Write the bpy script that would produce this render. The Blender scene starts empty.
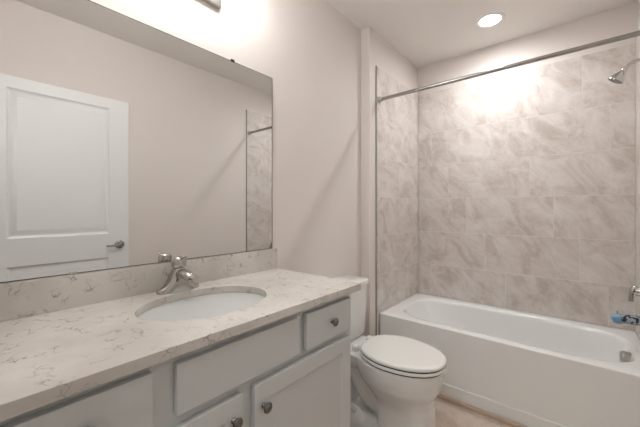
import bpy, bmesh, math, random
from mathutils import Vector, Matrix
random.seed(4)
S = bpy.context.scene
COL = S.collection
PI = math.pi

# ---------------------------------------------------------------- camera
CAM = (1.2683, 0.0, 1.2643)
cd = bpy.data.cameras.new('camera')
cam = bpy.data.objects.new('camera', cd); COL.objects.link(cam)
cam.location = CAM
cam.rotation_euler = (PI/2, 0, 0.6988)
cd.sensor_width = 36; cd.lens = 309.62*36/640
cd.shift_y = -(213.5-209.2)/640
cd.clip_start = 0.01
S.camera = cam
# ---------------------------------------------------------------- world, exposure
w = bpy.data.worlds.new('world'); S.world = w; w.use_nodes = True
w.node_tree.nodes['Background'].inputs[0].default_value = (0.9, 0.95, 1, 1)
w.node_tree.nodes['Background'].inputs[1].default_value = 0.3
S.view_settings.view_transform = 'Standard'
S.view_settings.look = 'None'
S.view_settings.gamma = 1
S.view_settings.use_curve_mapping = False
S.view_settings.exposure = 0.36
E_RECESSED = 80.0     # radiance of the recessed lamp's lens
P_SPOT = 25.0         # watts of the downlight
E_VANITY = 30.0        # radiance of the vanity shades
P_HALL_FILL = 40.0          # emission of the unseen fill lamp added in the hall

# ---------------------------------------------------------------- materials
def srgb(r, g, b):
    f = lambda c: ((c/255+0.055)/1.055)**2.4 if c > 10 else c/255/12.92
    return (f(r), f(g), f(b), 1)

def mat(name, col=(0.8, 0.8, 0.8, 1), rough=0.5, metal=0.0, spec=0.5, coat=0.0):
    m = bpy.data.materials.new(name); m.use_nodes = True
    b = m.node_tree.nodes['Principled BSDF']
    b.inputs['Base Color'].default_value = col
    b.inputs['Roughness'].default_value = rough
    b.inputs['Metallic'].default_value = metal
    b.inputs['Specular IOR Level'].default_value = spec
    b.inputs['Coat Weight'].default_value = coat
    return m

def nd(m, kind, **kw):
    n = m.node_tree.nodes.new(kind)
    for k, v in kw.items():
        if k in n.inputs.keys() if isinstance(k, str) else False:
            n.inputs[k].default_value = v
        else:
            setattr(n, k, v)
    return n

def lk(m, a, b): m.node_tree.links.new(a, b)
def BS(m): return m.node_tree.nodes['Principled BSDF']

def coords(m, scale=(1, 1, 1), rot=(0, 0, 0)):
    g = nd(m, 'ShaderNodeNewGeometry')
    mp = nd(m, 'ShaderNodeMapping')
    mp.inputs['Scale'].default_value = scale; mp.inputs['Rotation'].default_value = rot
    lk(m, g.outputs['Position'], mp.inputs['Vector'])
    return mp.outputs['Vector'], g

def bump_noise(m, scale, strength, dist=0.002, detail=2):
    v, _ = coords(m)
    n = nd(m, 'ShaderNodeTexNoise'); n.inputs['Scale'].default_value = scale; n.inputs['Detail'].default_value = detail
    lk(m, v, n.inputs['Vector'])
    b = nd(m, 'ShaderNodeBump'); b.inputs['Strength'].default_value = strength; b.inputs['Distance'].default_value = dist
    lk(m, n.outputs['Fac'], b.inputs['Height']); lk(m, b.outputs['Normal'], BS(m).inputs['Normal'])

def ramp(m, fac, stops):
    r = nd(m, 'ShaderNodeValToRGB')
    el = r.color_ramp.elements
    while len(el) < len(stops): el.new(0.5)
    for e, (p, c) in zip(el, stops): e.position = p; e.color = c
    lk(m, fac, r.inputs['Fac'])
    return r.outputs['Color']

M = {}
M['wall'] = mat('painted_wall', srgb(231, 223, 217), 0.75, spec=0.25); bump_noise(M['wall'], 110, 0.35, 0.003)
M['ceiling'] = mat('painted_ceiling', srgb(241, 237, 232), 0.85, spec=0.2); bump_noise(M['ceiling'], 90, 0.25, 0.002)
M['trimwhite'] = mat('white_trim_paint', srgb(236, 236, 233), 0.4)
M['doorpaint'] = mat('white_door_paint', srgb(240, 240, 239), 0.42)
M['cabinet'] = mat('cabinet_paint', srgb(207, 209, 207), 0.38)
M['cabin_dark'] = mat('cabinet_shadow_gap', srgb(150, 148, 144), 0.6)
M['porcelain'] = mat('vitreous_china', srgb(236, 235, 231), 0.12, coat=0.3)
M['seatplastic'] = mat('seat_plastic', srgb(236, 235, 230), 0.25)
M['acrylic'] = mat('tub_enamel', srgb(238, 238, 235), 0.14, coat=0.3)
M['sinkwhite'] = mat('sink_china', srgb(237, 238, 237), 0.15)
M['chrome'] = mat('chrome', (0.58, 0.58, 0.58, 1), 0.12, metal=1)
M['nickel'] = mat('brushed_nickel', (0.55, 0.53, 0.50, 1), 0.3, metal=1)
M['darkknob'] = mat('gunmetal', (0.19, 0.185, 0.18, 1), 0.25, metal=1)
M['rodmetal'] = mat('satin_rod', (0.42, 0.415, 0.40, 1), 0.22, metal=1)
M['faucetmetal'] = mat('faucet_metal', (0.50, 0.485, 0.46, 1), 0.13, metal=1)
M['alu'] = mat('aluminium_edge', srgb(168, 165, 160), 0.45, metal=0.2)
M['mirror'] = mat('silvered_glass', (0.80, 0.805, 0.80, 1), 0.0, metal=1)
M['mirroredge'] = mat('mirror_edge', srgb(70, 72, 70), 0.3)
M['clip'] = mat('mirror_clip_dark', srgb(40, 38, 36), 0.4)
M['black'] = mat('gap_shade_black', srgb(25, 25, 25), 0.6)
M['hallfloor'] = mat('hall_floor', srgb(165, 145, 125), 0.5)

def marble(name, c1, c2, c3, vein, rough, island=True, scale=5.2):
    m = mat(name, rough=rough)
    g = nd(m, 'ShaderNodeNewGeometry')
    add = nd(m, 'ShaderNodeVectorMath'); add.operation = 'ADD'
    sc = nd(m, 'ShaderNodeVectorMath'); sc.operation = 'SCALE'
    cmb = nd(m, 'ShaderNodeCombineXYZ')
    lk(m, g.outputs['Random Per Island'], sc.inputs['Scale'])
    sc.inputs[0].default_value = (17.3, 11.1, 23.7)
    lk(m, g.outputs['Position'], add.inputs[0])
    if island: lk(m, sc.outputs[0], add.inputs[1])
    mp = nd(m, 'ShaderNodeMapping'); mp.vector_type = 'TEXTURE'; mp.inputs['Rotation'].default_value = (0.3, -0.75, 0.2); mp.inputs['Scale'].default_value = (0.62, 1.0, 1.2)
    lk(m, add.outputs[0], mp.inputs['Vector'])
    n1 = nd(m, 'ShaderNodeTexNoise'); n1.inputs['Scale'].default_value = scale; n1.inputs['Detail'].default_value = 8; n1.inputs['Roughness'].default_value = 0.70; n1.inputs['Distortion'].default_value = 0.7
    lk(m, mp.outputs[0], n1.inputs['Vector'])
    col = ramp(m, n1.outputs['Fac'], [(0.36, c1), (0.50, c2), (0.66, c3)])
    # thin pale veins
    n2 = nd(m, 'ShaderNodeTexNoise'); n2.inputs['Scale'].default_value = scale*1.3; n2.inputs['Detail'].default_value = 5; n2.inputs['Distortion'].default_value = 1.0
    lk(m, mp.outputs[0], n2.inputs['Vector'])
    v = ramp(m, n2.outputs['Fac'], [(0.47, (0, 0, 0, 1)), (0.5, (1, 1, 1, 1)), (0.53, (0, 0, 0, 1))])
    mul = nd(m, 'ShaderNodeMath'); mul.operation = 'MULTIPLY'; mul.inputs[1].default_value = 0.22
    lk(m, v, mul.inputs[0])
    mx = nd(m, 'ShaderNodeMix'); mx.data_type = 'RGBA'
    lk(m, mul.outputs[0], mx.inputs['Factor']); lk(m, col, mx.inputs[6]); mx.inputs[7].default_value = vein
    lk(m, mx.outputs[2], BS(m).inputs['Base Color'])
    return m, mx

M['tile'], _ = marble('stone_look_tile', srgb(197, 184, 174), srgb(215, 206, 199), srgb(229, 223, 218), srgb(236, 231, 227), 0.32)
M['grout'] = mat('tile_grout', srgb(232, 226, 219), 0.8)
M['shoe'] = mat('beige_floor_grout', srgb(206, 184, 164), 0.8)

# floor tile: marble plus grout lines
M['floor'], fmx = marble('floor_tile', srgb(186, 164, 146), srgb(208, 190, 174), srgb(222, 208, 196), srgb(226, 216, 206), 0.4, False, 4)
m = M['floor']
v, _ = coords(m, (1, 1, 1))
br = nd(m, 'ShaderNodeTexBrick'); br.offset = 0.5
br.inputs['Scale'].default_value = 1.0; br.inputs['Brick Width'].default_value = 0.61; br.inputs['Row Height'].default_value = 0.305
br.inputs['Mortar Size'].default_value = 0.002; br.inputs['Mortar Smooth'].default_value = 0.1
lk(m, v, br.inputs['Vector'])
mx = nd(m, 'ShaderNodeMix'); mx.data_type = 'RGBA'
lk(m, br.outputs['Fac'], mx.inputs['Factor']); lk(m, fmx.outputs[2], mx.inputs[6]); mx.inputs[7].default_value = srgb(188, 172, 156)
lk(m, mx.outputs[2], BS(m).inputs['Base Color'])

# quartz worktop: pale with short broken brown veins
m = M['quartz'] = mat('veined_quartz', rough=0.22)
v, _ = coords(m)
nA = nd(m, 'ShaderNodeTexNoise'); nA.inputs['Scale'].default_value = 26; nA.inputs['Detail'].default_value = 6
lk(m, v, nA.inputs['Vector'])
off = nd(m, 'ShaderNodeVectorMath'); off.operation = 'MULTIPLY_ADD'
lk(m, nA.outputs['Color'], off.inputs[0]); off.inputs[1].default_value = (0.075, 0.075, 0.075); lk(m, v, off.inputs[2])
vo = nd(m, 'ShaderNodeTexVoronoi'); vo.feature = 'DISTANCE_TO_EDGE'; vo.inputs['Scale'].default_value = 26
lk(m, off.outputs[0], vo.inputs['Vector'])
line = ramp(m, vo.outputs['Distance'], [(0.0, (1, 1, 1, 1)), (0.02, (0.5, 0.5, 0.5, 1)), (0.06, (0, 0, 0, 1))])
nB = nd(m, 'ShaderNodeTexNoise'); nB.inputs['Scale'].default_value = 21; nB.inputs['Detail'].default_value = 4
lk(m, v, nB.inputs['Vector'])
mask = ramp(m, nB.outputs['Fac'], [(0.50, (0, 0, 0, 1)), (0.64, (1, 1, 1, 1))])
mm = nd(m, 'ShaderNodeMath'); mm.operation = 'MULTIPLY'
lk(m, line, mm.inputs[0]); lk(m, mask, mm.inputs[1])
m2 = nd(m, 'ShaderNodeMath'); m2.operation = 'MULTIPLY'; m2.inputs[1].default_value = 0.8
lk(m, mm.outputs[0], m2.inputs[0])
nC = nd(m, 'ShaderNodeTexNoise'); nC.inputs['Scale'].default_value = 5; nC.inputs['Detail'].default_value = 8
lk(m, v, nC.inputs['Vector'])
basec = ramp(m, nC.outputs['Fac'], [(0.35, srgb(204, 198, 190)), (0.6, srgb(220, 215, 208))])
mx = nd(m, 'ShaderNodeMix'); mx.data_type = 'RGBA'
lk(m, m2.outputs[0], mx.inputs['Factor']); lk(m, basec, mx.inputs[6]); mx.inputs[7].default_value = srgb(108, 92, 80)
lk(m, mx.outputs[2], BS(m).inputs['Base Color'])

# blue film with dark print blotches
m = M['film'] = mat('blue_protective_film', rough=0.3)
v, _ = coords(m)
nF = nd(m, 'ShaderNodeTexNoise'); nF.inputs['Scale'].default_value = 70; nF.inputs['Detail'].default_value = 1
lk(m, v, nF.inputs['Vector'])
fc = ramp(m, nF.outputs['Fac'], [(0.0, srgb(165, 172, 176)), (0.5, srgb(160, 178, 190)), (0.53, srgb(18, 22, 34)), (0.62, srgb(30, 34, 44))])
lk(m, fc, BS(m).inputs['Base Color'])
M['bluecap'] = mat('pale_blue_cap', srgb(118, 158, 188), 0.35)

def emis(name, col, st):
    m = mat(name, col, 0.4)
    BS(m).inputs['Emission Color'].default_value = col
    BS(m).inputs['Emission Strength'].default_value = st
    return m
M['lens'] = emis('lamp_lens', (0.98, 0.99, 1.0, 1), E_RECESSED)
M['shade'] = emis('opal_glass', (0.95, 0.975, 1.0, 1), E_VANITY)
M['hall'] = emis('hall_fill_lens', (0.97, 0.99, 1.0, 1), P_HALL_FILL)

# ---------------------------------------------------------------- mesh helpers
def link(name, bm, material, parent=None, smooth=False, bevel=0, seg=2, auto=None):
    bmesh.ops.remove_doubles(bm, verts=bm.verts, dist=1e-6)
    bmesh.ops.recalc_face_normals(bm, faces=bm.faces)
    me = bpy.data.meshes.new(name); bm.to_mesh(me); bm.free()
    for mt in (material if isinstance(material, (list, tuple)) else [material]): me.materials.append(mt)
    if smooth:
        for p in me.polygons: p.use_smooth = True
    o = bpy.data.objects.new(name, me); COL.objects.link(o)
    if parent is not None:
        o.parent = parent
        o.matrix_parent_inverse = Matrix.Identity(4)
        base = Vector(parent.location)
        if parent.parent is not None: base += Vector(parent.parent.location)
        me.transform(Matrix.Translation(-base))
    if bevel:
        b = o.modifiers.new('bevel', 'BEVEL'); b.width = bevel; b.segments = seg; b.limit_method = 'ANGLE'; b.angle_limit = math.radians(35)
        b.harden_normals = False
        for p in me.polygons: p.use_smooth = True
        e = o.modifiers.new('wn', 'WEIGHTED_NORMAL'); e.keep_sharp = True
    if auto:
        me.set_sharp_from_angle(angle=math.radians(auto))
    return o

def thing(name, label, cat, loc=(0, 0, 0), group=None):
    o = bpy.data.objects.new(name, None); COL.objects.link(o)
    o.location = loc; o.empty_display_size = 0.05
    o['label'] = label; o['category'] = cat
    if group: o['group'] = group
    return o
def tag(o, label, cat, group=None):
    o['label'] = label; o['category'] = cat
    if group: o['group'] = group
    return o
def struct(name, bm, m, **k):
    o = link(name, bm, m, **k); o['kind'] = 'structure'; return o

def B(): return bmesh.new()
def box(bm, x0, x1, y0, y1, z0, z1, mi=0):
    vs = [bm.verts.new(p) for p in ((x0,y0,z0),(x1,y0,z0),(x1,y1,z0),(x0,y1,z0),(x0,y0,z1),(x1,y0,z1),(x1,y1,z1),(x0,y1,z1))]
    for f in ((3,2,1,0),(4,5,6,7),(0,1,5,4),(1,2,6,5),(2,3,7,6),(3,0,4,7)):
        fc = bm.faces.new([vs[i] for i in f]); fc.material_index = mi
    return bm
def loft(bm, loops, cap0=True, cap1=True, closed=True, mi=0):
    rows = [[bm.verts.new(p) for p in L] for L in loops]
    n = len(rows[0])
    for a, b in zip(rows, rows[1:]):
        for i in range(n if closed else n-1):
            j = (i+1) % n
            f = bm.faces.new((a[i], a[j], b[j], b[i])); f.material_index = mi
    if cap0: f = bm.faces.new(rows[0][::-1]); f.material_index = mi
    if cap1: f = bm.faces.new(rows[-1]); f.material_index = mi
    return rows
def sup(cx, cy, z, ax, ay, n=2.0, N=48):
    """super-ellipse loop in a horizontal plane; n=0 gives a rectangle"""
    out = []
    for i in range(N):
        t = 2*PI*i/N + (PI/4 if N % 8 else 0)
        c, s = math.cos(t), math.sin(t)
        r = 1/max(abs(c), abs(s)) if n == 0 else 1/((abs(c)**n+abs(s)**n)**(1/n))
        out.append((cx+ax*c*r, cy+ay*s*r, z))
    return out
def tube(bm, pts, rad, N=16, caps=True, flat=None):
    pts = [Vector(p) for p in pts]
    rad = rad if isinstance(rad, (list, tuple)) else [rad]*len(pts)
    loops = []; up = None
    for i, p in enumerate(pts):
        d = (pts[min(i+1, len(pts)-1)]-pts[max(i-1, 0)]).normalized()
        if up is None:
            up = Vector((0, 0, 1)) if abs(d.z) < 0.9 else Vector((0, 1, 0))
        a = d.cross(up).normalized(); b = a.cross(d).normalized(); up = b
        f = flat or 1
        loops.append([tuple(p + a*math.cos(2*PI*k/N)*rad[i] + b*math.sin(2*PI*k/N)*rad[i]*f) for k in range(N)])
    loft(bm, loops, caps, caps)
def lathe(bm, origin, axis, prof, N=32, mi=0):
    """prof: (distance along axis, radius)"""
    o = Vector(origin); ax = Vector(axis).normalized()
    u = ax.cross(Vector((0, 0, 1)) if abs(ax.z) < 0.9 else Vector((1, 0, 0))).normalized(); v = ax.cross(u)
    loft(bm, [[tuple(o+ax*h+(u*math.cos(2*PI*k/N)+v*math.sin(2*PI*k/N))*max(r, 1e-4)) for k in range(N)] for h, r in prof], mi=mi)
def bez(p0, p1, p2, p3, n=12):
    p = [Vector(q) for q in (p0, p1, p2, p3)]
    return [tuple(p[0]*(1-t)**3+p[1]*3*t*(1-t)**2+p[2]*3*t*t*(1-t)+p[3]*t**3) for t in [i/n for i in range(n+1)]]

def slab_with_panels(bm, mapf, a0, a1, b0, b1, depth, panels, rings):
    """a slab whose front (depth 0) carries sunk or moulded panels. mapf(a,b,d) -> xyz, d measured back from the front"""
    As = sorted({a0, a1} | {p[0] for p in panels} | {p[1] for p in panels})
    Bs = sorted({b0, b1} | {p[2] for p in panels} | {p[3] for p in panels})
    q = lambda pts: bm.faces.new([bm.verts.new(mapf(*p)) for p in pts])
    for i in range(len(As)-1):
        for j in range(len(Bs)-1):
            A0, A1, B0, B1 = As[i], As[i+1], Bs[j], Bs[j+1]
            if any(p[0] <= A0 and A1 <= p[1] and p[2] <= B0 and B1 <= p[3] for p in panels): continue
            q([(A0, B0, 0), (A1, B0, 0), (A1, B1, 0), (A0, B1, 0)])
    for p in panels:
        prev = (0, 0)
        for ins, d in rings:
            r = lambda i, dd: [(p[0]+i, p[2]+i, dd), (p[1]-i, p[2]+i, dd), (p[1]-i, p[3]-i, dd), (p[0]+i, p[3]-i, dd)]
            o_, n_ = r(*prev), r(ins, d)
            for k in range(4): q([o_[k], o_[(k+1) % 4], n_[(k+1) % 4], n_[k]])
            prev = (ins, d)
        q(r(*prev))
    # sides and back, split along the same breaks so that edges meet
    for i in range(len(As)-1):
        for bb in (b0, b1): q([(As[i], bb, 0), (As[i+1], bb, 0), (As[i+1], bb, depth), (As[i], bb, depth)])
    for j in range(len(Bs)-1):
        for aa in (a0, a1): q([(aa, Bs[j], 0), (aa, Bs[j+1], 0), (aa, Bs[j+1], depth), (aa, Bs[j], depth)])
    for i in range(len(As)-1):
        for j in range(len(Bs)-1):
            q([(As[i], Bs[j], depth), (As[i+1], Bs[j], depth), (As[i+1], Bs[j+1], depth), (As[i], Bs[j+1], depth)])

# ---------------------------------------------------------------- dimensions
HC = 2.622            # ceiling
XE, XW = 0.0816, 1.546   # tiled alcove faces left / right
YB = 2.876            # tiled back face
YJ = 1.995            # face of the wall return
YT = 2.088            # edge of the tiles
YN = 0.03             # room side of the near wall
YF = 2.127; RIM = 0.4626
T = 0.009             # tile thickness
ZT = 2.355

# ---------------------------------------------------------------- structure
b = B(); box(b, -0.1, 1.75, -0.1, 3.0, -0.1, 0); struct('floor', b, M['floor'])
b = B(); box(b, -0.1, 1.75, -0.1, 3.0, HC, HC+0.1); struct('ceiling', b, M['ceiling'])
b = B(); box(b, -0.1, 0, -0.1, 3.0, 0, HC); box(b, 0, XE-T, YJ, YB+T, 0, HC); struct('wall_left', b, M['wall'])
b = B(); box(b, XW+T, 1.75, -0.1, 3.0, 0, HC); struct('wall_right', b, M['wall'])
b = B(); box(b, XE-T, XW+T, YB+T, 3.0, 0, HC); struct('wall_back', b, M['wall'])
# near wall with the doorway the picture is taken from
DX0, DX1, DZ = 0.655, 1.525, 2.13
b = B(); box(b, 0, DX0, -0.09, YN, 0, HC); box(b, DX1, XW+T, -0.09, YN, 0, HC); box(b, DX0, DX1, -0.09, YN, DZ, HC)
struct('wall_near', b, M['wall'])
b = B()
box(b, DX0-0.055, DX0, -0.102, -0.0902, 0, DZ+0.055); box(b, DX1, DX1+0.02, -0.102, -0.0902, 0, DZ+0.055); box(b, DX0, DX1, -0.102, -0.0902, DZ, DZ+0.055)
struct('trim_1', b, M['trimwhite'], bevel=0.003)
# hall beyond the doorway
b = B(); box(b, -0.3, 2.3, -1.6, -0.1, -0.1, 0); struct('floor_hall', b, M['hallfloor'])
b = B(); box(b, -0.3, 2.3, -1.6, -0.1, 2.75, 2.85); struct('ceiling_hall', b, M['ceiling'])
b = B(); box(b, -0.4, 2.4, -1.7, -1.6, 0, 2.75); box(b, -0.4, -0.3, -1.6, -0.1, 0, 2.75); box(b, 2.3, 2.4, -1.6, -0.1, 0, 2.75)
box(b, -0.3, -0.1, -0.1, -0.09, 0, 2.75); box(b, 1.75, 2.3, -0.1, -0.09, 0, 2.75); box(b, -0.3, 2.3, -0.1, -0.09, HC+0.1, 2.75)
struct('wall_hall', b, M['wall'])

# baseboards
def baseboard(name, x0, x1, y0, y1, axis):
    b = B()
    if axis == 'x+': box(b, x0, x0+0.013, y0, y1, 0, 0.105)
    if axis == 'x-': box(b, x1-0.013, x1, y0, y1, 0, 0.105)
    if axis == 'y-': box(b, x0, x1, y1-0.013, y1, 0, 0.105)
    struct(name, b, M['trimwhite'], bevel=0.004)
baseboard('baseboard_left', 0, 0, 1.105, YJ, 'x+')
baseboard('baseboard_return', 0.013, XE-T, YJ-0.02, YJ, 'y-')
baseboard('baseboard_right', 0, XW+T, 0.95, YT-0.01, 'x-')

# ceramic tiles: each tile a bevelled slab on a grout bed
ROWS = [RIM+0.0012, 0.752, 1.055, 1.361, 1.669, 1.975, ZT]
def tiles(name, mapf, s0, s1, phase, dirn, extra=None):
    bm = B(); G = 0.0014
    def slab(a0, a1, z0, z1):
        c = 0.0012
        lo = [mapf(a0, z0, 0), mapf(a1, z0, 0), mapf(a1, z1, 0), mapf(a0, z1, 0)]
        md = [mapf(a0, z0, T-c), mapf(a1, z0, T-c), mapf(a1, z1, T-c), mapf(a0, z1, T-c)]
        hi = [mapf(a0+c, z0+c, T), mapf(a1-c, z0+c, T), mapf(a1-c, z1-c, T), mapf(a0+c, z1-c, T)]
        loft(bm, [lo, md, hi], False, True)
    for k in range(len(ROWS)-1):
        r = 5-k
        j = (phase + dirn*0.149*r) % 0.608
        cuts = [s0]; s = s0-0.7
        s = j + math.floor((s0-j)/0.608)*0.608
        while s < s1-0.02:
            if s > s0+0.02: cuts.append(s)
            s += 0.608
        cuts.append(s1)
        for a0, a1 in zip(cuts, cuts[1:]):
            slab(a0+G, a1-G, ROWS[k]+G, ROWS[k+1]-G)
    if extra: slab(*extra)
    # grout bed
    def bed(a0, a1, z0, z1):
        p = [mapf(a, z, d) for d in (0, T-0.0012) for a, z in ((a0, z0), (a1, z0), (a1, z1), (a0, z1))]
        vs = [bm.verts.new(q) for q in p]
        for f in ((4,5,6,7), (0,1,5,4), (1,2,6,5), (2,3,7,6), (3,0,4,7)):
            fc = bm.faces.new([vs[i] for i in f]); fc.material_index = 1
    bed(s0, s1, ROWS[0], ROWS[-1])
    return struct(name, bm, [M['tile'], M['grout']])
tiles('wall_back_tile', lambda s, z, d: (s, YB+T-d, z), XE, XW, 0.670, 1)
tiles('wall_left_tile', lambda s, z, d: (XE-T+d, s, z), YT, YB, 0.30, -1, (YT, YF-0.012, 0.001, RIM))
tiles('wall_right_tile', lambda s, z, d: (XW+T-d, s, z), YT, YB, 0.30, 1, (YT, YF-0.012, 0.001, RIM))
for i, (x0, x1) in enumerate(((XE-T, XE+0.002), (XW-0.002, XW+T))):
    b = B(); box(b, x0, x1, YT-0.007, YT, 0.0 if i == 0 else 0.0, ZT+0.002)
    struct('trim_%d' % (i+2), b, M['alu'])
# strip at the foot of the tub
b = B(); box(b, XE+0.002, XW-0.002, 2.098, 2.1135, 0, 0.027); struct('trim_4', b, M['shoe'], bevel=0.006)

# ---------------------------------------------------------------- bathtub
tub = thing('bathtub', 'white built-in alcove bathtub in front of the stone-look tiles', 'bathtub', (0.82, 2.5, 0))
bm = B(); N = 96
cx, cy = (XE+XW)/2, (YF+YB)/2
AX, AY = (XW-XE)/2-0.001, (YB-YF)/2-0.001
ix, iy, icx, icy = 0.662, 0.298, 0.836, 2.498
L = [sup(cx, cy, 0.0, AX, AY, 0, N), sup(cx, cy, RIM-0.012, AX, AY, 0, N), sup(cx, cy+0.001, RIM-0.004, AX, AY-0.001, 0, N), sup(cx, cy+0.005, RIM, AX, AY-0.005, 0, N)]
L += [sup(icx, icy, RIM+0.001, ix+0.012, iy+0.012, 4.2, N), sup(icx, icy, RIM-0.001, ix+0.004, iy+0.004, 4.2, N),
      sup(icx, icy, RIM-0.008, ix-0.004, iy-0.003, 4.1, N), sup(icx, icy, RIM-0.03, ix-0.010, iy-0.008, 4.0, N),
      sup(icx+0.02, icy, RIM-0.12, ix-0.05, iy-0.022, 3.8, N), sup(icx+0.045, icy, RIM-0.22, ix-0.10, iy-0.036, 3.6, N),
      sup(icx+0.06, icy, RIM-0.30, ix-0.15, iy-0.055, 3.4, N), sup(icx+0.07, icy, RIM-0.345, ix-0.20, iy-0.09, 3.2, N),
      sup(icx+0.07, icy, RIM-0.36, ix-0.27, iy-0.15, 3, N), sup(icx+0.07, icy, RIM-0.365, 0.15, 0.05, 2, N)]
loft(bm, L, False, True)
tb = link('basin', bm, M['acrylic'], tub, smooth=True, auto=40)
bm = B(); box(bm, XE+0.002, XW-0.002, 2.114, YF+0.004, 0, 0.100)
link('apron_base', bm, M['acrylic'], tub, bevel=0.006, seg=3)
bm = B(); lathe(bm, (1.502, 2.49, 0.410), (-1, 0, 0.12), [(0, 0.036), (0.012, 0.036), (0.014, 0.032), (0.020, 0.032), (0.022, 0.035), (0.030, 0.035), (0.032, 0.031), (0.038, 0.031), (0.040, 0.033), (0.052, 0.032), (0.056, 0.027), (0.057, 0)], 28)
for k in range(-2, 3):
    box(bm, 1.444, 1.450, 2.49-0.026, 2.49+0.026, 0.412+k*0.010-0.002, 0.412+k*0.010+0.002)
link('overflow_cover', bm, M['nickel'], tub, smooth=True, auto=35)
bm = B(); lathe(bm, (1.28, 2.49, RIM-0.3655), (0, 0, 1), [(0, 0.03), (0.003, 0.03), (0.005, 0.024), (0.004, 0.018), (0.012, 0.014), (0.014, 0)], 24)
link('drain', bm, M['chrome'], tub, smooth=True, auto=35)

# ---------------------------------------------------------------- tub fittings on the right tiled wall
yf = 2.49
sp = thing('tub_spout', 'chrome tub spout wrapped in blue film with a diverter pin', 'spout', (XW, yf, 0.63))
bm = B(); tube(bm, [(XW-0.0005, yf, 0.636), (1.52, yf, 0.636), (1.48, yf, 0.634), (1.44, yf, 0.630), (1.422, yf, 0.626), (1.414, yf, 0.620)],
               [0.031, 0.028, 0.026, 0.024, 0.022, 0.014], 24)
lathe(bm, (1.434, yf, 0.615), (0, 0, -1), [(0, 0.018), (0.014, 0.018), (0.014, 0.012)], 20)
link('body', bm, M['chrome'], sp, smooth=True, auto=50)
bm = B(); tube(bm, [(1.525, yf, 0.636), (1.50, yf, 0.635), (1.47, yf, 0.6333), (1.447, yf, 0.631)], [0.0283, 0.0273, 0.0262, 0.0255], 24)
f = link('film', bm, M['film'], sp, smooth=True, auto=50); f['label'] = 'blue film with black print'
bm = B(); tube(bm, [(1.449, yf, 0.631), (1.425, yf, 0.627), (1.411, yf, 0.622)], [0.0275, 0.026, 0.020], 24)
f = link('film_cap', bm, M['bluecap'], sp, smooth=True, auto=50); f['label'] = 'pale blue wrapped tip'
bm = B(); lathe(bm, (1.434, yf, 0.648), (0, 0, 1), [(0, 0.004), (0.016, 0.004), (0.018, 0.006), (0.024, 0.006), (0.026, 0.003)], 14)
link('diverter_pin', bm, M['chrome'], sp, smooth=True, auto=40)

va = thing('shower_valve', 'chrome shower valve with curved lever above the tub spout', 'valve', (XW, yf, 0.80))
bm = B(); lathe(bm, (XW-0.0005, yf, 0.80), (-1, 0, 0), [(0, 0.085), (0.006, 0.084), (0.012, 0.07), (0.016, 0.03), (0.030, 0.026), (0.040, 0.024)], 40)
link('escutcheon', bm, M['chrome'], va, smooth=True, auto=40)
bm = B(); pts = bez((1.528, yf, 0.795), (1.512, yf-0.002, 0.835), (1.486, yf-0.004, 0.828), (1.489, yf-0.006, 0.742))
tube(bm, pts, [0.0165-0.005*min(1, i/10) for i in range(13)], 18); link('lever', bm, M['chrome'], va, smooth=True, auto=50)

sh = thing('showerhead', 'chrome cone shower head on a bent arm, high on the right tiled wall', 'shower head', (XW, yf, 2.08))
bm = B(); pts = bez((XW, yf, 2.105), (1.515, yf, 2.105), (1.486, yf, 2.102), (1.466, yf, 2.071), 10)
tube(bm, pts, 0.0085, 14); link('arm', bm, M['chrome'], sh, smooth=True, auto=50)
bm = B(); lathe(bm, (XW-0.0005, yf, 2.105), (-1, 0, 0), [(0, 0.03), (0.004, 0.028), (0.010, 0.012), (0.014, 0.010)], 24); link('flange', bm, M['chrome'], sh, smooth=True, auto=40)
ax = Vector((-0.58, 0.05, -0.80)).normalized(); o0 = Vector((1.468, yf, 2.074))
bm = B(); lathe(bm, o0, ax, [(0, 0.011), (0.008, 0.015), (0.016, 0.015), (0.020, 0.012), (0.030, 0.019), (0.062, 0.037), (0.070, 0.040), (0.075, 0.039)], 28)
link('cone', bm, M['chrome'], sh, smooth=True, auto=45)
bm = B(); lathe(bm, o0+ax*0.0752, ax, [(0, 0.036), (0.002, 0.035), (0.003, 0.02)], 28)
for r, n in ((0.011, 6), (0.020, 12)):
    u = ax.cross(Vector((0, 0, 1))).normalized(); v_ = ax.cross(u)
    for k in range(n):
        p = o0+ax*0.0775+(u*math.cos(2*PI*k/n)+v_*math.sin(2*PI*k/n))*r
        lathe(bm, p, ax, [(0, 0.0016), (0.002, 0.0012)], 6)
f = link('spray_face', bm, M['darkknob'], sh, smooth=True, auto=45); f['label'] = 'dark nozzle face'

# ---------------------------------------------------------------- curtain rod
YR, ZR = 2.1186, 2.107
rod = thing('shower_curtain_rod', 'straight chrome shower curtain rod spanning the tub alcove, without curtain', 'curtain rod', (XE, YR, ZR))
bm = B(); tube(bm, [(XE+0.003, YR, ZR), (0.8, YR, ZR), (XW-0.003, YR, ZR)], 0.0125, 24); link('rod', bm, M['rodmetal'], rod, smooth=True, auto=50)
for s, x in ((1, XE), (-1, XW)):
    bm = B(); lathe(bm, (x+s*0.0005, YR, ZR), (s, 0, 0), [(0, 0.024), (0.004, 0.024), (0.008, 0.019), (0.022, 0.0165), (0.026, 0.015)], 28)
    link('flange', bm, M['nickel'], rod, smooth=True, auto=40)

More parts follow.
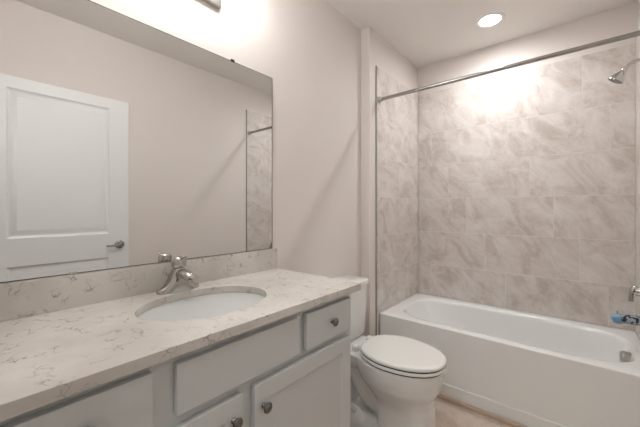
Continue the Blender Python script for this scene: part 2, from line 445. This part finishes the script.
# ---------------------------------------------------------------- recessed ceiling lamp over the tub
LX, LY = 0.773, 2.486
rl = thing('recessed_light', 'round lit recessed downlight in the ceiling over the tub', 'ceiling light', (LX, LY, HC))
bm = B(); prof = [(0.0, 0.066), (-0.003, 0.066), (-0.006, 0.069), (-0.007, 0.080), (-0.004, 0.092), (0.0, 0.095)]
loft(bm, [[(LX+r*math.cos(2*PI*k/48), LY+r*math.sin(2*PI*k/48), HC-0.0003+h) for k in range(48)] for h, r in prof], False, False)
link('trim_ring', bm, M['trimwhite'], rl, smooth=True)
bm = B(); lathe(bm, (LX, LY, HC-0.0005), (0, 0, -1), [(0, 0.0655), (0.002, 0.0655)], 48); link('lens', bm, M['lens'], rl)
ld = bpy.data.lights.new('downlight', 'SPOT'); ld.energy = P_SPOT; ld.color = (0.94, 0.97, 1.0)
ld.spot_size = math.radians(170); ld.spot_blend = 1.0; ld.shadow_soft_size = 0.045
lo = bpy.data.objects.new('downlight', ld); COL.objects.link(lo); lo.parent = rl; lo.location = (0, 0, -0.012)

# ---------------------------------------------------------------- vanity cabinet
VY0, VY1 = YN+0.001, 1.100
XF = 0.515; XD = 0.535; CT = 0.947; CB = 0.919
vc = thing('vanity_cabinet', 'light grey painted vanity cabinet with dark round knobs under the worktop', 'cabinet', (0.26, 0.57, 0))
bm = B(); box(bm, 0.001, XF, VY0, VY1, 0.10, CB-0.0005); box(bm, 0.001, 0.45, VY0, VY1-0.002, 0.0, 0.10)
link('body', bm, M['cabinet'], vc, bevel=0.0015)
fm = lambda a, z, d: (XD-d, a, z)
def front(name, y0, y1, z0, z1, panel, knob=None):
    bm = B()
    pan = [(y0+0.056, y1-0.056, z0+0.056, z1-0.056)] if panel else []
    slab_with_panels(bm, fm, y0, y1, z0, z1, XD-XF-0.0004, pan, [(0.0012, 0.0035), (0.004, 0.0075)])
    o = link(name, bm, M['cabinet'], vc, bevel=0.0022)
    if knob:
        ky, kz = knob
        k = B(); lathe(k, (XD-0.0004, ky, kz), (1, 0, 0), [(0, 0.0085), (0.003, 0.0085), (0.005, 0.0055), (0.012, 0.005), (0.015, 0.009), (0.0175, 0.0150), (0.020, 0.0162), (0.0235, 0.0145), (0.026, 0.009), (0.027, 0.0)], 28)
        kb = link('knob', k, M['darkknob'], o, smooth=True, auto=60); kb['label'] = 'dark gunmetal round knob'
front('drawer', 0.045, 0.291, 0.769, 0.897, False, (0.168, 0.833))
front('false_front', 0.345, 0.766, 0.769, 0.895, False)
front('drawer', 0.802, 1.074, 0.767, 0.895, False, (0.944, 0.833))
front('door', 0.045, 0.533, 0.13, 0.741, True, (0.502, 0.679))
front('door', 0.575, 1.070, 0.13, 0.741, True, (0.608, 0.671))

# ---------------------------------------------------------------- worktop with oval cut-out
SX, SY, SAX, SAY = 0.272, 0.575, 0.172, 0.222
wt = thing('countertop', 'cream quartz vanity worktop with brown veins and an upstand', 'countertop', (0.27, 0.58, CB))
X0, X1, Y0, Y1 = 0.001, 0.549, VY0, 1.131
def worktop_rings(N=96):
    cors = [math.atan2(y-SY, x-SX) for x in (X0, X1) for y in (Y0, Y1)]
    ts = sorted([2*PI*i/N-PI+0.001 for i in range(N)]+cors)
    inn, out = [], []
    for t in ts:
        c, s = math.cos(t), math.sin(t)
        r = 1/math.sqrt((c/SAX)**2+(s/SAY)**2); inn.append((SX+c*r, SY+s*r))
        k = min(((X1-SX)/c if c > 1e-9 else (X0-SX)/c if c < -1e-9 else 1e9), ((Y1-SY)/s if s > 1e-9 else (Y0-SY)/s if s < -1e-9 else 1e9))
        out.append((SX+c*k, SY+s*k))
    return inn, out
inn, out = worktop_rings()
bm = B()
P3 = lambda pts, z: [(x, y, z) for x, y in pts]
rings = [P3(inn, CB), P3(out, CB), P3(out, CT), P3(inn, CT), P3(inn, CB)]
loft(bm, rings, False, False)
link('slab', bm, M['quartz'], wt, bevel=0.002)
bm = B(); box(bm, 0.001, 0.020, VY0, 1.131, CT+0.0002, 1.0528); link('backsplash', bm, M['quartz'], wt, bevel=0.0015)

# sink below the cut-out
sk = thing('sink', 'white oval undermount basin set in the worktop', 'sink', (SX, SY, CB-0.15))
bm = B(); N = 64
E2 = lambda k, z, dx=0.0: sup(SX+dx, SY, z, SAX*k, SAY*k, 2, N)
zt = CB-0.0006
L = [E2(1.09, zt-0.012), E2(1.09, zt), E2(1.02, zt), E2(1.01, zt-0.004), E2(0.985, zt-0.03), E2(0.95, zt-0.07), E2(0.86, zt-0.11), E2(0.70, zt-0.135), E2(0.45, zt-0.147), E2(0.14, zt-0.150)]
loft(bm, L, False, True)
link('bowl', bm, M['sinkwhite'], sk, smooth=True, auto=50)
bm = B(); lathe(bm, (SX, SY, zt-0.1495), (0, 0, 1), [(0, 0.024), (0.003, 0.024), (0.005, 0.019), (0.003, 0.016), (0.009, 0.014), (0.011, 0)], 24)
link('drain', bm, M['chrome'], sk, smooth=True, auto=40)

# ---------------------------------------------------------------- faucet
FX, FY = 0.066, 0.572
fa = thing('faucet', 'brushed chrome single-lever centreset faucet behind the oval basin', 'faucet', (FX, FY, CT))
bm = B()
# swept base: an oval plate rising in a concave sweep to a stout middle
NT, NR = 33, 20
rows = []
for i in range(NT):
    s = -1+2*i/(NT-1)
    yy = FY+0.083*s
    hh = 0.008+0.092*(1/(1+(abs(s)/0.43)**3.2))
    ww = 0.027*math.sqrt(max(1-abs(s)**2.6, 0.02))
    row = []
    for k in range(NR+1):
        t = PI*k/NR
        e = math.sin(t)**0.4
        x = -math.cos(t)
        x = math.copysign(abs(x)**0.6, x)
        row.append((FX+x*ww*(1-0.12*e), yy, CT+0.0003+hh*e))
    rows.append(row)
vr = [[bm.verts.new(p) for p in r] for r in rows]
for a, c in zip(vr, vr[1:]):
    for k in range(NR): bm.faces.new((a[k], a[k+1], c[k+1], c[k]))
    bm.faces.new((a[0], c[0], c[-1], a[-1]))
bm.faces.new(vr[0]); bm.faces.new(vr[-1])
link('base', bm, M['faucetmetal'], fa, smooth=True, auto=60)
bm = B(); tube(bm, bez((FX+0.005, FY, CT+0.062), (FX+0.035, FY, CT+0.073), (FX+0.065, FY, CT+0.073), (FX+0.092, FY, CT+0.060), 12), [0.022]*5+[0.0215]*4+[0.020, 0.019, 0.0175, 0.015], 20, flat=0.85)
lathe(bm, (FX+0.084, FY, CT+0.054), (0.15, 0, -1), [(0, 0.0115), (0.016, 0.0115), (0.017, 0.009)], 20)
link('spout', bm, M['faucetmetal'], fa, smooth=True, auto=50)
bm = B(); lathe(bm, (FX, FY, CT+0.092), (0.06, 0, 1), [(0, 0.022), (0.003, 0.0265), (0.010, 0.027), (0.030, 0.0255), (0.038, 0.020), (0.041, 0.010), (0.042, 0)], 28)
tube(bm, bez((FX+0.008, FY, CT+0.124), (FX+0.03, FY, CT+0.130), (FX+0.045, FY, CT+0.132), (FX+0.062, FY, CT+0.138), 10), [0.010, 0.0095, 0.009, 0.0085, 0.008, 0.0075, 0.0072, 0.007, 0.0068, 0.0066, 0.005], 16, flat=0.55)
link('lever', bm, M['faucetmetal'], fa, smooth=True, auto=50)
bm = B(); tube(bm, [(FX-0.030, FY, CT+0.001), (FX-0.030, FY, CT+0.06)], 0.0022, 10); lathe(bm, (FX-0.030, FY, CT+0.058), (0, 0, 1), [(0, 0.004), (0.004, 0.005), (0.009, 0.005), (0.011, 0.003)], 14)
link('pop_up_rod', bm, M['faucetmetal'], fa, smooth=True, auto=50)

# ---------------------------------------------------------------- mirror
MY0, MY1, MZ0, MZ1 = YN+0.004, 1.1053, 1.0545, 1.9659
mi = thing('wall_mirror', 'large frameless mirror on the wall above the worktop', 'mirror', (0, 0.57, MZ0))
bm = B(); box(bm, 0.0015, 0.0065, MY0, MY1, MZ0, MZ1)
for f in bm.faces:
    f.material_index = 0 if f.calc_center_median().x > 0.006 else 1
link('glass', bm, [M['mirror'], M['mirroredge']], mi)
bm = B(); box(bm, 0.0066, 0.0071, MY1-0.003, MY1, MZ0, MZ1); box(bm, 0.0066, 0.0071, MY0, MY1-0.003, MZ1-0.002, MZ1); box(bm, 0.0066, 0.0071, MY0, MY1-0.003, MZ0, MZ0+0.002)
f = link('edge', bm, M['mirroredge'], mi); f['label'] = 'dark cut edge'
for y in (0.22, 0.858):
    bm = B(); box(bm, 0.0005, 0.010, y-0.009, y+0.009, MZ1-0.003, MZ1+0.008); c = link('clip', bm, M['clip'], mi, bevel=0.001)
for y in (0.255, 0.92):
    bm = B(); box(bm, 0.0073, 0.0095, y-0.010, y+0.010, MZ0+0.0005, MZ0+0.007); link('clip', bm, M['nickel'], mi, bevel=0.001)

# ---------------------------------------------------------------- vanity light
vl = thing('vanity_light', 'brushed nickel wall light above the mirror, at the top edge', 'wall light', (0, 0.575, 2.24))
bm = B(); box(bm, 0.0005, 0.024, 0.36, 0.79, 2.178, 2.30); link('backplate', bm, M['nickel'], vl, bevel=0.004)
for y in (0.41, 0.575, 0.74):
    bm = B(); tube(bm, bez((0.02, y, 2.235), (0.07, y, 2.225), (0.175, y, 2.225), (0.18, y, 2.262), 8), 0.008, 12)
    lathe(bm, (0.18, y, 2.255), (0, 0, 1), [(0, 0.014), (0.006, 0.026), (0.016, 0.030), (0.018, 0.028)], 24)
    link('arm', bm, M['nickel'], vl, smooth=True, auto=50)
    bm = B(); lathe(bm, (0.18, y, 2.2735), (0, 0, 1), [(0, 0.028), (0.01, 0.040), (0.05, 0.050), (0.11, 0.057), (0.112, 0.055), (0.1125, 0.0)], 28)
    link('shade', bm, M['shade'], vl, smooth=True, auto=50)

# ---------------------------------------------------------------- room door, open against the right wall
dr = thing('door_1', 'white two-panel door standing open, seen in the mirror', 'door', (1.53, 0.04, 0))
dr['kind'] = 'structure'
DFX = 1.508
dm = lambda a, z, d: (DFX+d, a, z)
bm = B(); slab_with_panels(bm, dm, 0.042, 0.911, 0.012, 2.112, 0.035, [(0.222, 0.775, 1.078, 2.035), (0.222, 0.775, 0.22, 0.895)],
    [(0.003, 0.006), (0.014, 0.012), (0.024, 0.012), (0.046, 0.003), (0.05, 0.002)])
link('leaf', bm, M['doorpaint'], dr, bevel=0.0015)
bm = B(); lathe(bm, (DFX-0.0003, 0.848, 0.99), (-1, 0, 0), [(0, 0.033), (0.005, 0.032), (0.009, 0.026), (0.011, 0.012), (0.040, 0.010), (0.046, 0.011), (0.048, 0)], 28)
tube(bm, bez((DFX-0.040, 0.848, 0.99), (DFX-0.042, 0.82, 0.993), (DFX-0.042, 0.79, 0.982), (DFX-0.042, 0.748, 0.987), 10), [0.0095, 0.009, 0.0085, 0.008, 0.0075, 0.007, 0.007, 0.007, 0.007, 0.007, 0.006], 14)
h = link('door_handle', bm, M['rodmetal'], dr, smooth=True, auto=50); h['label'] = 'satin nickel lever handle'
for z in (0.25, 1.06, 1.90):
    bm = B(); tube(bm, [(DFX-0.004, 0.037, z-0.045), (DFX-0.004, 0.037, z+0.045)], 0.006, 12); link('hinge', bm, M['nickel'], dr, smooth=True, auto=50)

# ---------------------------------------------------------------- toilet
TY = 1.592
to = thing('toilet', 'white two-piece toilet with closed lid between vanity and tub', 'toilet', (0.4, TY, 0))
bm = B(); N = 48
s2 = lambda cx, z, ax, ay, n=2.3, cy=TY: sup(cx, cy, z, ax, ay, n, N)
# bowl and pedestal
loft(bm, [s2(0.545, 0.0, 0.155, 0.124, 3), s2(0.545, 0.02, 0.153, 0.122, 3), s2(0.542, 0.08, 0.150, 0.118, 2.9), s2(0.54, 0.215, 0.150, 0.118, 2.8),
          s2(0.525, 0.245, 0.165, 0.128, 2.4), s2(0.505, 0.285, 0.190, 0.146, 2.3), s2(0.497, 0.33, 0.222, 0.167, 2.25), s2(0.492, 0.38, 0.241, 0.179, 2.2), s2(0.490, 0.418, 0.247, 0.182, 2.2), s2(0.490, 0.442, 0.247, 0.182, 2.2)])
# deck that carries the tank
loft(bm, [s2(0.19, 0.335, 0.10, 0.085, 4), s2(0.19, 0.37, 0.14, 0.115, 4), s2(0.18, 0.40, 0.155, 0.135, 5), s2(0.18, 0.443, 0.157, 0.14, 5)])
# trapway
tube(bm, bez((0.42, TY, 0.22), (0.30, TY, 0.05), (0.26, TY, 0.46), (0.16, TY, 0.27), 14), [0.085]*3+[0.078]*9+[0.07]*3, 24)
tube(bm, bez((0.17, TY, 0.30), (0.13, TY, 0.20), (0.14, TY, 0.10), (0.17, TY, 0.02), 8), 0.072, 24)
# foot
loft(bm, [s2(0.34, 0.0, 0.235, 0.118, 4), s2(0.34, 0.03, 0.233, 0.116, 4), s2(0.34, 0.055, 0.22, 0.104, 3.5), s2(0.34, 0.095, 0.18, 0.070, 3)])
for s in (-1, 1):
    loft(bm, [s2(0.25, 0.0, 0.085, 0.040, 2.4, TY+s*0.088), s2(0.25, 0.06, 0.082, 0.038, 2.3, TY+s*0.086), s2(0.25, 0.10, 0.066, 0.030, 2.2, TY+s*0.080), s2(0.25, 0.125, 0.035, 0.015, 2, TY+s*0.074)])
tmp = link('toilet_tmp', bm, M['porcelain'])
r = tmp.modifiers.new('r', 'REMESH'); r.mode = 'VOXEL'; r.voxel_size = 0.007
sm = tmp.modifiers.new('s', 'SMOOTH'); sm.factor = 0.5; sm.iterations = 9
bpy.context.view_layer.update()
dg = bpy.context.evaluated_depsgraph_get()
me = bpy.data.meshes.new_from_object(tmp.evaluated_get(dg))
bpy.data.objects.remove(tmp)
for v_ in me.vertices: v_.co.z = max(v_.co.z, 0.0005)
me.transform(Matrix.Translation((-0.4, -TY, 0)))
for p in me.polygons: p.use_smooth = True
o = bpy.data.objects.new('bowl', me); COL.objects.link(o); o.parent = to
# seat and lid
def egg(z, k=0.0, N=64):
    out = []
    for i in range(N):
        t = 2*PI*i/N; c, s = math.cos(t), math.sin(t)
        n = 2.15 if c > 0 else 2.15+0.9*min(1, -c*1.6)
        a = (0.268 if c > 0 else 0.188)-k; b_ = 0.188-k
        r = 1/((abs(c)**n+abs(s)**n)**(1/n))
        y = b_*s*r
        if c < 0: y *= 1-0.22*(-c*r)**1.5
        out.append((0.482+a*c*r, TY+y, z))
    return out
bm = B(); loft(bm, [egg(0.4500, 0.004), egg(0.451, 0.001), egg(0.4565, 0.0), egg(0.463, 0.002), egg(0.465, 0.006)]); link('seat', bm, M['seatplastic'], to, smooth=True, auto=60)
bm = B(); loft(bm, [egg(0.4730, 0.004), egg(0.474, 0.001), egg(0.480, 0.0), egg(0.487, 0.002), egg(0.491, 0.010), egg(0.4932, 0.03), egg(0.4945, 0.10)]); link('lid', bm, M['seatplastic'], to, smooth=True, auto=60)
bm = B(); loft(bm, [egg(0.441, 0.010), egg(0.4505, 0.010)])  # black slabs paint the shade in the gaps below seat and lid
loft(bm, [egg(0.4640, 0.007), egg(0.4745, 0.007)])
f = link('gap_shade', bm, M['black'], to); f['label'] = 'black slabs as painted shade in the gaps under lid and seat'
for s in (-1, 1):
    bm = B(); loft(bm, [sup(0.268, TY+s*0.078, z, a, b_, 3, 24) for z, a, b_ in ((0.4435, 0.020, 0.022), (0.465, 0.020, 0.022), (0.474, 0.017, 0.019), (0.477, 0.010, 0.012))])
    link('hinge', bm, M['seatplastic'], to, smooth=True, auto=60)
    bm = B(); lathe(bm, (0.27, TY+s*0.098, 0.105), (0, s*0.35, 1), [(0, 0.016), (0.010, 0.015), (0.018, 0.010), (0.021, 0)], 20)
    link('bolt_cap', bm, M['porcelain'], to, smooth=True, auto=60)
bm = B()
loft(bm, [sup(0.110, TY, z, ax_, ay_, 7, 64) for z, ax_, ay_ in ((0.446, 0.070, 0.160), (0.452, 0.078, 0.168), (0.47, 0.084, 0.173), (0.60, 0.089, 0.180), (0.775, 0.092, 0.187))])
link('tank', bm, M['porcelain'], to, smooth=True, auto=50)
bm = B(); loft(bm, [sup(0.112, TY, z, ax_, ay_, 7, 64) for z, ax_, ay_ in ((0.7755, 0.095, 0.190), (0.779, 0.100, 0.196), (0.797, 0.101, 0.197), (0.804, 0.098, 0.194), (0.807, 0.090, 0.186))])
link('tank_lid', bm, M['porcelain'], to, smooth=True, auto=50)
bm = B(); lathe(bm, (0.2005, TY-0.15, 0.725), (1, 0, 0), [(0, 0.014), (0.006, 0.013), (0.014, 0.008)], 18); tube(bm, [(0.213, TY-0.15, 0.725), (0.216, TY-0.11, 0.722), (0.214, TY-0.075, 0.716)], [0.006, 0.0055, 0.005], 12)
link('flush_lever', bm, M['chrome'], to, smooth=True, auto=50)

# ---------------------------------------------------------------- fill lamp added out of view in the hall
hl = thing('hall_fill_light', 'unseen round fill light added in the hall outside the doorway', 'ceiling light', (1.1, -0.9, 2.75))
bm = B(); lathe(bm, (1.1, -0.9, 2.7495), (0, 0, -1), [(0, 0.17), (0.02, 0.17), (0.022, 0.165)], 36); link('rim', bm, M['nickel'], hl, smooth=True, auto=40)
bm = B(); lathe(bm, (1.1, -0.9, 2.727), (0, 0, -1), [(0, 0.16), (0.03, 0.145), (0.05, 0.09), (0.056, 0)], 36); link('diffuser', bm, M['hall'], hl, smooth=True, auto=40)
